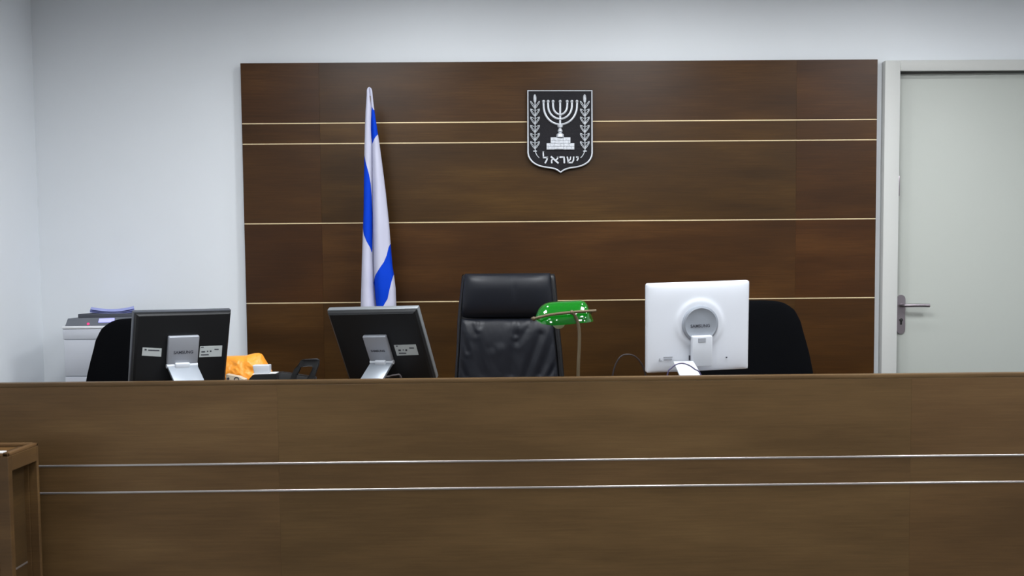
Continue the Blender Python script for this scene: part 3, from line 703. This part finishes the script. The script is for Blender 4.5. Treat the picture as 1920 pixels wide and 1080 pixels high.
def folding_monitor(T, Wd, Ht, label, plate, hinge, legpts, stickers, marks, txt, base_xy, rim):
    t = thing('computer_monitor', label, 'monitor', (base_xy[0], base_xy[1], ZT))
    bm = B(); fr = .012
    box(bm, -Wd/2, Wd/2, 0, .022, -Ht/2, Ht/2, .003, 2, T); obj('bezel', bm, rim, t)
    bm = B(); box(bm, -Wd/2+.012, Wd/2-.012, .0215, .0235, -Ht/2+.016, Ht/2-.012, 0, 2, T); obj('screen', bm, M['screen'], t)
    bm = B(); frustum(bm, Wd-.006, Ht-.006, .002, Wd-.014, Ht-.012, -.014); frustum(bm, Wd-.014, Ht-.012, -.0138, Wd-.03, Ht-.024, -.020)
    bmesh.ops.transform(bm, matrix=T, verts=bm.verts); hs = obj('rear_housing', bm, M['mon_black'], t, angle=15)
    (ax, az), (bx, bz) = loc_of(T, *plate[0], -.034), loc_of(T, *plate[1], -.034)
    bm = B(); pw = bx-ax
    box(bm, ax, bx, -.036, -.018, bz, az, .005, 3, T); mp = obj('mounting_plate', bm, M['stand_silver'], t, label='silver bracket on the back')
    bm = B(); cx_ = (ax+bx)/2; 
    mt = T @ Matrix.Translation((cx_, -.030, bz-.007)) @ Matrix.Rotation(PI/2, 4, 'Y')
    lathe(bm, [(.009, -pw*.5), (.009, pw*.5)], (0, 0, 0), 18, mt)
    box(bm, cx_-pw*.25, cx_+pw*.22, -.048, -.026, bz-.016, bz+.007, .004, 2, T); obj('hinge', bm, M['hinge'], t, label='pale silver hinge')
    # leg from the hinge to the base
    h0 = T @ Vector((ax+.002, -.034, bz-.01)); h1 = T @ Vector((bx-.002, -.034, bz-.01))
    dv = h1-h0
    g = Vector((base_xy[0], base_xy[1], ZT+.012)); f0 = g-dv*.5; f1 = g+dv*.5; f0.z = f1.z = ZT+.012
    nrm = dv.cross(f0-h0).normalized()*.006
    if nrm.y > 0: nrm = -nrm
    bm = B(); prism(bm, [h0+nrm, h1+nrm, f1+nrm, f0+nrm], [h0-nrm, h1-nrm, f1-nrm, f0-nrm])
    bmesh.ops.bevel(bm, geom=list(bm.edges), offset=.002, segments=2, profile=.5, affect='EDGES'); obj('stand_leg', bm, M['stand_light'], t)
    bm = B(); box(bm, base_xy[0]-.11, base_xy[0]+.11, base_xy[1]-.09, base_xy[1]+.09, ZT, ZT+.016, .006, 2); obj('base', bm, M['stand_silver'], t)
    tb = text_bm('SAMSUNG', pw*txt[2], .0005, .015); tx, tz = loc_of(T, txt[0], txt[1], -.0362)
    bmesh.ops.transform(tb, matrix=T @ Matrix.Translation((tx, -.0364, tz)) @ Matrix.Diagonal((1, 1, 1.0, 1)), verts=tb.verts); obj('lettering', tb, M['ink'], mp)
    for s in stickers:
        bm = B(); quad_on(bm, T, s, -.0205); obj('sticker', bm, M['sticker'], hs, smooth=False)
        bm = B()
        for m_ in marks:
            if s[0][0]-4 < m_[0][0] < s[2][0]+4: quad_on(bm, T, m_, -.0214, .0004)
        obj('sticker_print', bm, M['ink'], hs, smooth=False)
    return t
def R4(x0, y0, x1, y1, sk=0, sl=0): # skewed rectangle in pixels
    return [(x0, y0), (x1, y0+sl), (x1+sk, y1+sl), (x0+sk, y1)]
T1 = Matrix.Translation((-1.249, 4.228, 1.2903)) @ Rm(.6064, .2827, .0044)
b1 = at(373, 758, 4.12)
folding_monitor(T1, .385, .33, 'black monitor seen from behind at the left, with two white stickers',
    ((316.5, 631.5), (370.5, 681)), None, None,
    [[(267.5, 651.5), (303.2, 653.5), (302, 668.8), (266, 666.5)], [(375.2, 649.5), (416.6, 647.8), (415.3, 668.2), (373.2, 669.8)]],
    [R4(271, 654, 275, 657), R4(278, 655.5, 299, 657.5, 0, .8), R4(377, 650.3, 382, 652), R4(377.5, 658.5, 384.5, 661, 0, -.3), R4(388, 657.5, 390.5, 660), R4(393.5, 657, 396.5, 660), R4(402, 654, 410, 656), R4(377, 664.3, 391.5, 666.6, 0, -.4)],
    (344, 660.5, .63), (b1.x, b1.y), M['mon_dim'])
T2 = Matrix.Translation((-.4492, 4.1915, 1.3078)) @ Rm(-.3311, .5275, -.0251)
b2 = at(672, 758, 4.10)
folding_monitor(T2, .385, .33, 'black monitor leaning back before the flag, with one white sticker',
    ((679, 631), (736.5, 677)), None, None,
    [[(738.5, 647), (779.5, 646), (785, 665.3), (744.5, 666.6)]],
    [R4(742.5, 648, 745.5, 650, .3), R4(746.8, 655.3, 751.6, 658.3, .3), R4(755.3, 655, 757, 657.5), R4(760, 655, 763.5, 658), R4(767, 651.5, 776, 653.5, .4), R4(747.5, 661.3, 761.5, 663.4, .5)],
    (708.5, 658, .60), (b2.x, b2.y), M['mon_silver'])

# white monitor
T3 = Matrix.Translation((.7877, 4.1634, 1.3682)) @ Rm(.1254, .0892, -.0214)
b3 = at(1330, 740, 4.08)
wm = thing('computer_monitor', 'large white glossy monitor seen from behind before the right chair', 'monitor', (b3.x, b3.y, ZT))
Wd, Ht = .415, .352
bm = B(); box(bm, -Wd/2, Wd/2, -.010, .02, -Ht/2, Ht/2, .0095, 5, T3)
obj('bezel', bm, M['white_gloss'], wm)
bm = B(); box(bm, -Wd/2+.014, Wd/2-.014, .0195, .0215, -Ht/2+.016, Ht/2-.014, 0, 2, T3); obj('screen', bm, M['screen'], wm)
def shell(bm, T, W_, H_, y0, bulge, cx, cz, nu=60, nv=50):
    g = []
    for j in range(nv+1):
        r_ = []
        for i in range(nu+1):
            x = W_*(i/nu-.5); z = H_*(j/nv-.5)
            u, v = 2*x/W_, 2*z/H_
            e = max(0, 1-abs(u)**5)**.5*max(0, 1-abs(v)**5)**.5
            d = math.hypot(x-cx, z-cz)
            rg = .0045*math.exp(-((d-.086)/.012)**2) if d > .086 else .0045*math.exp(-((d-.088)/.05)**2)
            r_.append(bm.verts.new(T @ Vector((x, y0-bulge*e-rg*e, z))))
        g.append(r_)
    for j in range(nv):
        for i in range(nu): bm.faces.new((g[j][i], g[j][i+1], g[j+1][i+1], g[j+1][i]))
    r = bmesh.ops.extrude_face_region(bm, geom=list(bm.faces)); vs = [v for v in r['geom'] if isinstance(v, bmesh.types.BMVert)]
    n = (T.to_3x3() @ Vector((0, 1, 0)))
    for v in vs: v.co += n*.012
dcx, dcz = loc_of(T3, 1313, 607.5, -.03)
bm = B(); shell(bm, T3, Wd-.006, Ht-.006, -.0085, .0125, dcx, dcz, 90, 80); hs3 = obj('rear_shell', bm, M['white_gloss'], wm, angle=60)
bm = B(); mt = T3 @ Matrix.Translation((dcx, -.020, dcz)) @ Matrix.Rotation(PI/2, 4, 'X')
lathe(bm, [(.0715, 0), (.0725, .012), (.070, .018), (.063, .0205), (.059, .0185), (0.03, .0182), (.0001, .0182)], (0, 0, 0), 64, mt); dk = obj('round_boss', bm, M['grey_disc'], wm, label='round grey hub')
tb = text_bm('SAMSUNG', .077, .0005, .015); tx, tz = loc_of(T3, 1313, 611, -.0385)
bmesh.ops.transform(tb, matrix=T3 @ Matrix.Translation((tx, -.0386, tz)), verts=tb.verts); obj('lettering', tb, M['ink'], dk)
(ax, az), (bx, bz) = loc_of(T3, 1298, 630.5, -.055), loc_of(T3, 1335, 686.5, -.055)
bm = B(); box(bm, ax, bx, -.062, -.030, bz, az, .005, 3, T3); arm = obj('stand_arm', bm, M['white_plastic'], wm)
(cx0, cz0), (cx1, cz1) = loc_of(T3, 1309, 634, -.062), loc_of(T3, 1323.5, 642, -.062)
bm = B(); box(bm, cx0, cx1, -.0632, -.058, cz1, cz0, .001, 1, T3); obj('arm_clip', bm, M['ink_pale'], arm, label='grey clip')
# wedge leg and base
bm = B()
Yf0 = 4.08
f = [at(1262.5, 677.5, Yf0+.02), at(1300, 677, Yf0+.025), at(1345, 735, Yf0-.05), at(1296, 742, Yf0-.06)]
f[2].z = f[3].z = ZT+.012
nv_ = Vector((0, .012, -.004)); prism(bm, f, [q+nv_ for q in f]); bmesh.ops.bevel(bm, geom=list(bm.edges), offset=.0025, segments=2, profile=.5, affect='EDGES')
obj('stand_leg', bm, M['white_plastic'], wm)
bm = B(); box(bm, b3.x-.12, b3.x+.11, b3.y-.06, b3.y+.13, ZT, ZT+.016, .006, 2); obj('base', bm, M['white_plastic'], wm)
bm = B(); tube(bm, [at(1288, 683, 4.125), at(1306, 682.5, 4.125)], .006, 14); obj('hinge_rod', bm, M['white_plastic'], wm)
bm = B(); quad_on(bm, T3, R4(1244, 669.2, 1261, 670.8, 0, -.6), -.0215, .0016); quad_on(bm, T3, R4(1236, 672, 1238, 677), -.0215, .0016); quad_on(bm, T3, R4(1238, 675.5, 1241, 677), -.0215, .0016); quad_on(bm, T3, R4(1245, 673.5, 1260, 674.5, 0, -.5), -.0215, .0016)
obj('printed_marks', bm, M['ink_pale'], hs3, smooth=False)
bm = B(); quad_on(bm, T3, R4(1291.5, 666.5, 1295.5, 675), -.021, .002); quad_on(bm, T3, R4(1361, 669, 1363.5, 671), -.021, .002); obj('screw_hole', bm, M['ink'], hs3, smooth=False)

# ================================================================== GREEN LAMP
YL = 4.2
lb = at(1085, 700, YL-.07)
lp = thing('bankers_lamp', 'desk lamp with glossy green glass shade beside the leather chair', 'lamp', (lb.x, YL-.07, ZT))
topt = [(1003, 597.5), (1004, 593), (1006.5, 586), (1010, 579.5), (1015, 573.5), (1022, 569), (1032, 566.2), (1045, 565.2), (1060, 564.4), (1075, 563.6), (1088, 563), (1094, 564), (1098, 566.5), (1101, 571), (1103, 577), (1105, 583), (1108.5, 590), (1112, 600.5)]
botf = [(1003, 600), (1008, 603), (1015, 606), (1030, 608.8), (1050, 608), (1080, 605), (1112, 602)]
bm = B(); g = []
for (px_, yt_) in topt:
    yb2 = interp(botf, px_); h = (yb2-yt_)/45.; D = .064*min(1, max(.05, h))**.55; ring = []
    pt_, pb2 = at(px_, yt_, YL), at(px_, yb2, YL)
    for k in range(25):
        v = PI*k/24; s = math.sin(v)**.85 if math.sin(v) > 0 else 0
        fl_ = 1+.14*(1-s)
        ring.append(bm.verts.new((pt_.x, YL-D*math.cos(v)*fl_, pb2.z+(pt_.z-pb2.z)*s)))
    g.append(ring)
for a, b in zip(g, g[1:]):
    for k in range(24): bm.faces.new((a[k], a[k+1], b[k+1], b[k]))
bmesh.ops.recalc_face_normals(bm, faces=bm.faces)
r = bmesh.ops.solidify(bm, geom=list(bm.faces), thickness=.0035)
shd = obj('lamp_shade', bm, M['green'], lp, angle=75, label='glossy green glass shade')
bm = B(); ba = at(1001, 597.5, YL-.075); bb = at(1118, 582.5, YL-.075); bc = at(1030, 590.5, YL-.082); bd = at(1072, 585.6, YL-.082)
lend = Vector((ba.x+.002, YL-.0, ba.z)); rend = Vector((at(1110, 590, YL).x, YL, bb.z-.008))
tube(bm, spline([lend, Vector((ba.x-.004, YL-.04, ba.z)), ba, bc, bd, bb], 6), .0055, 10)
tube(bm, [bb+Vector((-.012, .0, 0)), bb+Vector((-.012, .04, -.003)), rend], .0035, 8)
s = bmesh.ops.create_uvsphere(bm, u_segments=14, v_segments=10, radius=.0085); bmesh.ops.translate(bm, vec=ba, verts=s['verts'])
s = bmesh.ops.create_uvsphere(bm, u_segments=14, v_segments=10, radius=.0085); bmesh.ops.translate(bm, vec=bd, verts=s['verts'])
obj('cross_bar', bm, M['bronze'], lp)
bm = B(); stem = [bd, at(1077.5, 591, YL-.078), at(1083, 604, YL-.072), at(1086, 622, YL-.07), at(1086, 650, YL-.07), at(1084, 700, YL-.07), Vector((lb.x, YL-.07, ZT+.01))]
tube(bm, spline(stem, 6), .0066, 10); obj('stem', bm, M['bronze'], lp)
bm = B(); lathe(bm, [(.07, 0), (.07, .006), (.06, .014), (.02, .02), (.009, .03)], (lb.x, YL-.07, ZT), 36); obj('base', bm, M['bronze'], lp)
bm = B(); bc_ = at(1047.5, 604.5, YL); s = bmesh.ops.create_uvsphere(bm, u_segments=24, v_segments=16, radius=.0258); bmesh.ops.translate(bm, vec=bc_, verts=s['verts'])
obj('bulb', bm, M['bulb'], lp)
bm = B(); tube(bm, [bc_+Vector((.02, 0, .003)), bc_+Vector((.05, 0, .006)), Vector((rend.x-.004, YL, rend.z+.0))], .009, 12); obj('bulb_holder', bm, M['bronze'], lp)

# ================================================================== SMALL THINGS ON THE WORKTOP
# orange bag
YO = 4.53
topb = [(395, 668), (425, 667.5), (440, 667), (462, 666.5), (468, 664.5), (478, 662.2), (486, 661.8), (491, 663.5), (496, 672), (503, 684), (512, 700), (520, 720)]
bm = B(); xl_, xr_ = at(395, 690, YO).x, at(516, 700, YO).x
nu, nv = 110, 70; fr = []
def bagd(x, z, k):
    n1 = noise.noise(Vector((x*11+k+z*6, z*17, k*3))); n2 = 1-abs(noise.noise(Vector((x*17+z*12, z*19+k, 5+k))))*2; n3 = 1-abs(noise.noise(Vector((x*40, z*46, 9+k))))*2
    return .016*n1+.006*n2+.002*n3
for side in (0, 1):
    g = []
    for j in range(nv+1):
        row = []
        for i in range(nu+1):
            px_ = 395+(516-395)*i/nu; tz_ = at(px_, interp(topb, px_), YO).z; x = at(px_, 690, YO).x
            v = j/nv; z = ZT+.001+(tz_-ZT-.001)*v
            u = 2*i/nu-1; e = max(0, 1-abs(u)**5)**.4*max(0, 1-v**3)**.55
            y = YO+(-1 if side == 0 else 1)*(.062*e+bagd(x, z, side*7)*min(1, e*2))
            if side == 1 and (i in (0, nu) or j == nv): row.append(fr[j][i])
            else: row.append(bm.verts.new((x, y if e > 0 else YO, z)))
        g.append(row)
    if side == 0: fr = g
    for j in range(nv):
        for i in range(nu):
            try: bm.faces.new((g[j][i], g[j][i+1], g[j+1][i+1], g[j+1][i]))
            except ValueError: pass
bmesh.ops.holes_fill(bm, edges=[e for e in bm.edges if len(e.link_faces) == 1], sides=0)
tag(obj('plastic_bag', bm, M['orange'], angle=80, origin=(at(455, 690, YO).x, YO, ZT)), 'crumpled orange plastic bag between the two black monitors', 'bag')
# cream wrapper with dark ring marks
YC2 = 4.38
wr = thing('paper_wrapper', 'cream paper wrapper with dark ring marks in front of the orange bag', 'wrapper', (at(440, 700, YC2).x, YC2+.02, ZT))
bm = B(); tz_ = at(435, 703, YC2).z
pts = [at(423.5, 702, YC2), at(432, 704, YC2), at(446, 706.5, YC2), at(458, 712, YC2), at(462, 745, YC2), at(423.5, 745, YC2)]
pts[4].z = pts[5].z = ZT+.001
prism(bm, pts, [p+Vector((0, .05, 0)) for p in pts]); obj('wrapper_body', bm, M['cream'], wr)
bm = B()
tube(bm, [at(443.5+4.2*math.cos(t), 712-4.6*math.sin(t), YC2-.001) for t in [2*PI*k/24 for k in range(24)]], .0022, 6, close=True)
tube(bm, [at(428+1.2*math.cos(t), 710-1.6*math.sin(t), YC2-.001) for t in [2*PI*k/12 for k in range(12)]], .0022, 6, close=True)
obj('ring_mark', bm, M['ink'], wr, label='dark printed ring')
# black tray with paper and a white box
YK = 4.20
a, b = at(468, 704, YK), at(535, 703, YK)
bm = B(); f = [at(473.5, 703.3, YK), at(512, 702.3, YK), at(519, 702, YK), at(520, 745, YK), at(462, 745, YK), at(466, 712, YK)]; f[3].z = f[4].z = ZT+.001
prism(bm, f, [p+Vector((0, .14, 0)) for p in f]); tag(obj('desk_tray', bm, M['blackplastic'], smooth=False, origin=(at(500, 700, YK).x, YK+.07, ZT)), 'low black box under the small white box on the bench', 'tray')
zt_tray = at(500, 702.6, YK).z
bm = B(); f = [at(474, 702.2, YK+.004), at(517, 700.9, YK+.004), at(517, 699.6, YK+.004), at(474, 700.8, YK+.004)]
prism(bm, f, [p+Vector((0, .06, 0)) for p in f]); tag(obj('paper_pad', bm, M['paper'], smooth=False, origin=(at(497, 701, YK).x, YK+.06, zt_tray)), 'thin white paper pad sticking out under the small white box', 'paper')
bm = B(); f = [at(473, 685, YK+.012), at(504.5, 684.4, YK+.012), at(504.5, 699.6, YK+.012), at(476.3, 700.4, YK+.012)]
prism(bm, f, [p+Vector((0, .045, 0)) for p in f]); bmesh.ops.bevel(bm, geom=list(bm.edges), offset=.003, segments=3, profile=.5, affect='EDGES')
tag(obj('paper_box', bm, M['white_plastic'], origin=(at(490, 695, YK).x, YK+.045, at(490, 700, YK).z)), 'small white box with rounded corners beside the orange bag', 'box')
# black punch
YH = 4.17
pu = thing('hole_punch', 'black punch with raised square handle left of the middle monitor', 'hole punch', (at(565, 705, YH).x, YH+.03, ZT))
bm = B(); f = [at(522, 702, YH), at(527, 698.8, YH), at(540, 700, YH), at(549, 703, YH), at(590, 708, YH), at(592, 745, YH), at(523, 745, YH)]; f[5].z = f[6].z = ZT+.001
f = [Vector((p.x, p.y, min(p.z, 9))) for p in f]
prism(bm, f, [p+Vector((0, .05, 0)) for p in f]); bmesh.ops.bevel(bm, geom=list(bm.edges), offset=.002, segments=2, profile=.5, affect='EDGES'); obj('punch_body', bm, M['blackplastic'], pu)
def bar(bm, pts, wds, Y, th):
    l, r = [], []
    P = [Vector((x, y, 0)) for x, y in pts]
    for i, p in enumerate(P):
        t = (P[min(i+1, len(P)-1)]-P[max(i-1, 0)]).normalized(); n = Vector((-t.y, t.x, 0))*wds[i]/2; l.append(p+n); r.append(p-n)
    o = l+r[::-1]; prism(bm, [at(p.x, p.y, Y) for p in o], [at(p.x, p.y, Y)+Vector((0, th, 0)) for p in o])
bm = B(); o_ = [(545, 712), (552, 694), (559, 684), (565, 676.5), (571, 674.3), (593, 674), (597.3, 676.5), (597, 684), (594, 693), (589, 703), (584, 712)]
i_ = [(553.5, 712), (557, 702), (560, 694), (563.5, 688), (566, 687), (578, 687), (584.5, 687), (586, 689), (584.5, 694), (580, 703), (576, 712)]
for k in range(len(o_)-1):
    q = [o_[k], o_[k+1], i_[k+1], i_[k]]; prism(bm, [at(x, y, YH-.002) for x, y in q], [at(x, y, YH-.002)+Vector((0, .022, 0)) for x, y in q])
bmesh.ops.remove_doubles(bm, verts=bm.verts, dist=1e-6)
inner = [f for f in bm.faces if all(len(e.link_faces) > 2 for e in f.edges if True) and len([e for e in f.edges if len(e.link_faces) > 2]) == 4]
bmesh.ops.delete(bm, geom=inner, context='FACES_ONLY')
bmesh.ops.bevel(bm, geom=[e for e in bm.edges if len(e.link_faces) == 2 and e.calc_face_angle(0) > 1.0], offset=.003, segments=2, profile=.5, affect='EDGES')
obj('handle', bm, M['blackplastic'], pu, label='raised black handle')

# cables
def cable(name, pts, r, m, label):
    bm = B(); P = [at(x, y, Y) if z is None else Vector((at(x, y, Y).x, Y, z)) for x, y, Y, z in pts]
    tube(bm, spline(P, 8), r, 8); c = P[0]
    tag(obj(name, bm, m, origin=(c.x, c.y, ZT)), label, 'cable')
zc = ZT+.005
cable('cable', [(1130, 760, 4.30, zc), (1141, 745, 4.30, zc+.01), (1149, 702, 4.30, None), (1154, 684, 4.30, None), (1163, 669.5, 4.30, None), (1174, 664.8, 4.30, None), (1188, 667, 4.30, None), (1200, 678, 4.30, None), (1209, 697, 4.30, None), (1216, 730, 4.30, zc+.01), (1230, 745, 4.30, zc)], .0035, M['cable'],
      'dark cable arching up between the green lamp and white monitor')
cable('cable', [(1236, 755, 3.985, zc), (1244, 722, 4.0, zc+.02), (1252, 700, 4.0, None), (1259, 690, 4.0, None), (1269, 683, 4.0, None), (1280, 681.3, 4.0, None), (1292, 685, 4.0, None), (1303, 692.5, 4.0, None), (1313, 701, 4.0, None), (1330, 715, 3.99, zc+.02), (1345, 735, 3.985, zc)], .0026, M['cable_violet'],
      'thin violet-grey cable looping before the white monitor stand')
cable('cable', [(716, 745, 4.03, zc), (722, 712, 4.03, None), (730, 706, 4.03, None), (742, 703.6, 4.03, None), (752, 708, 4.03, None), (760, 745, 4.03, zc)], .004, M['cable'],
      'grey cable bend below the middle black monitor')
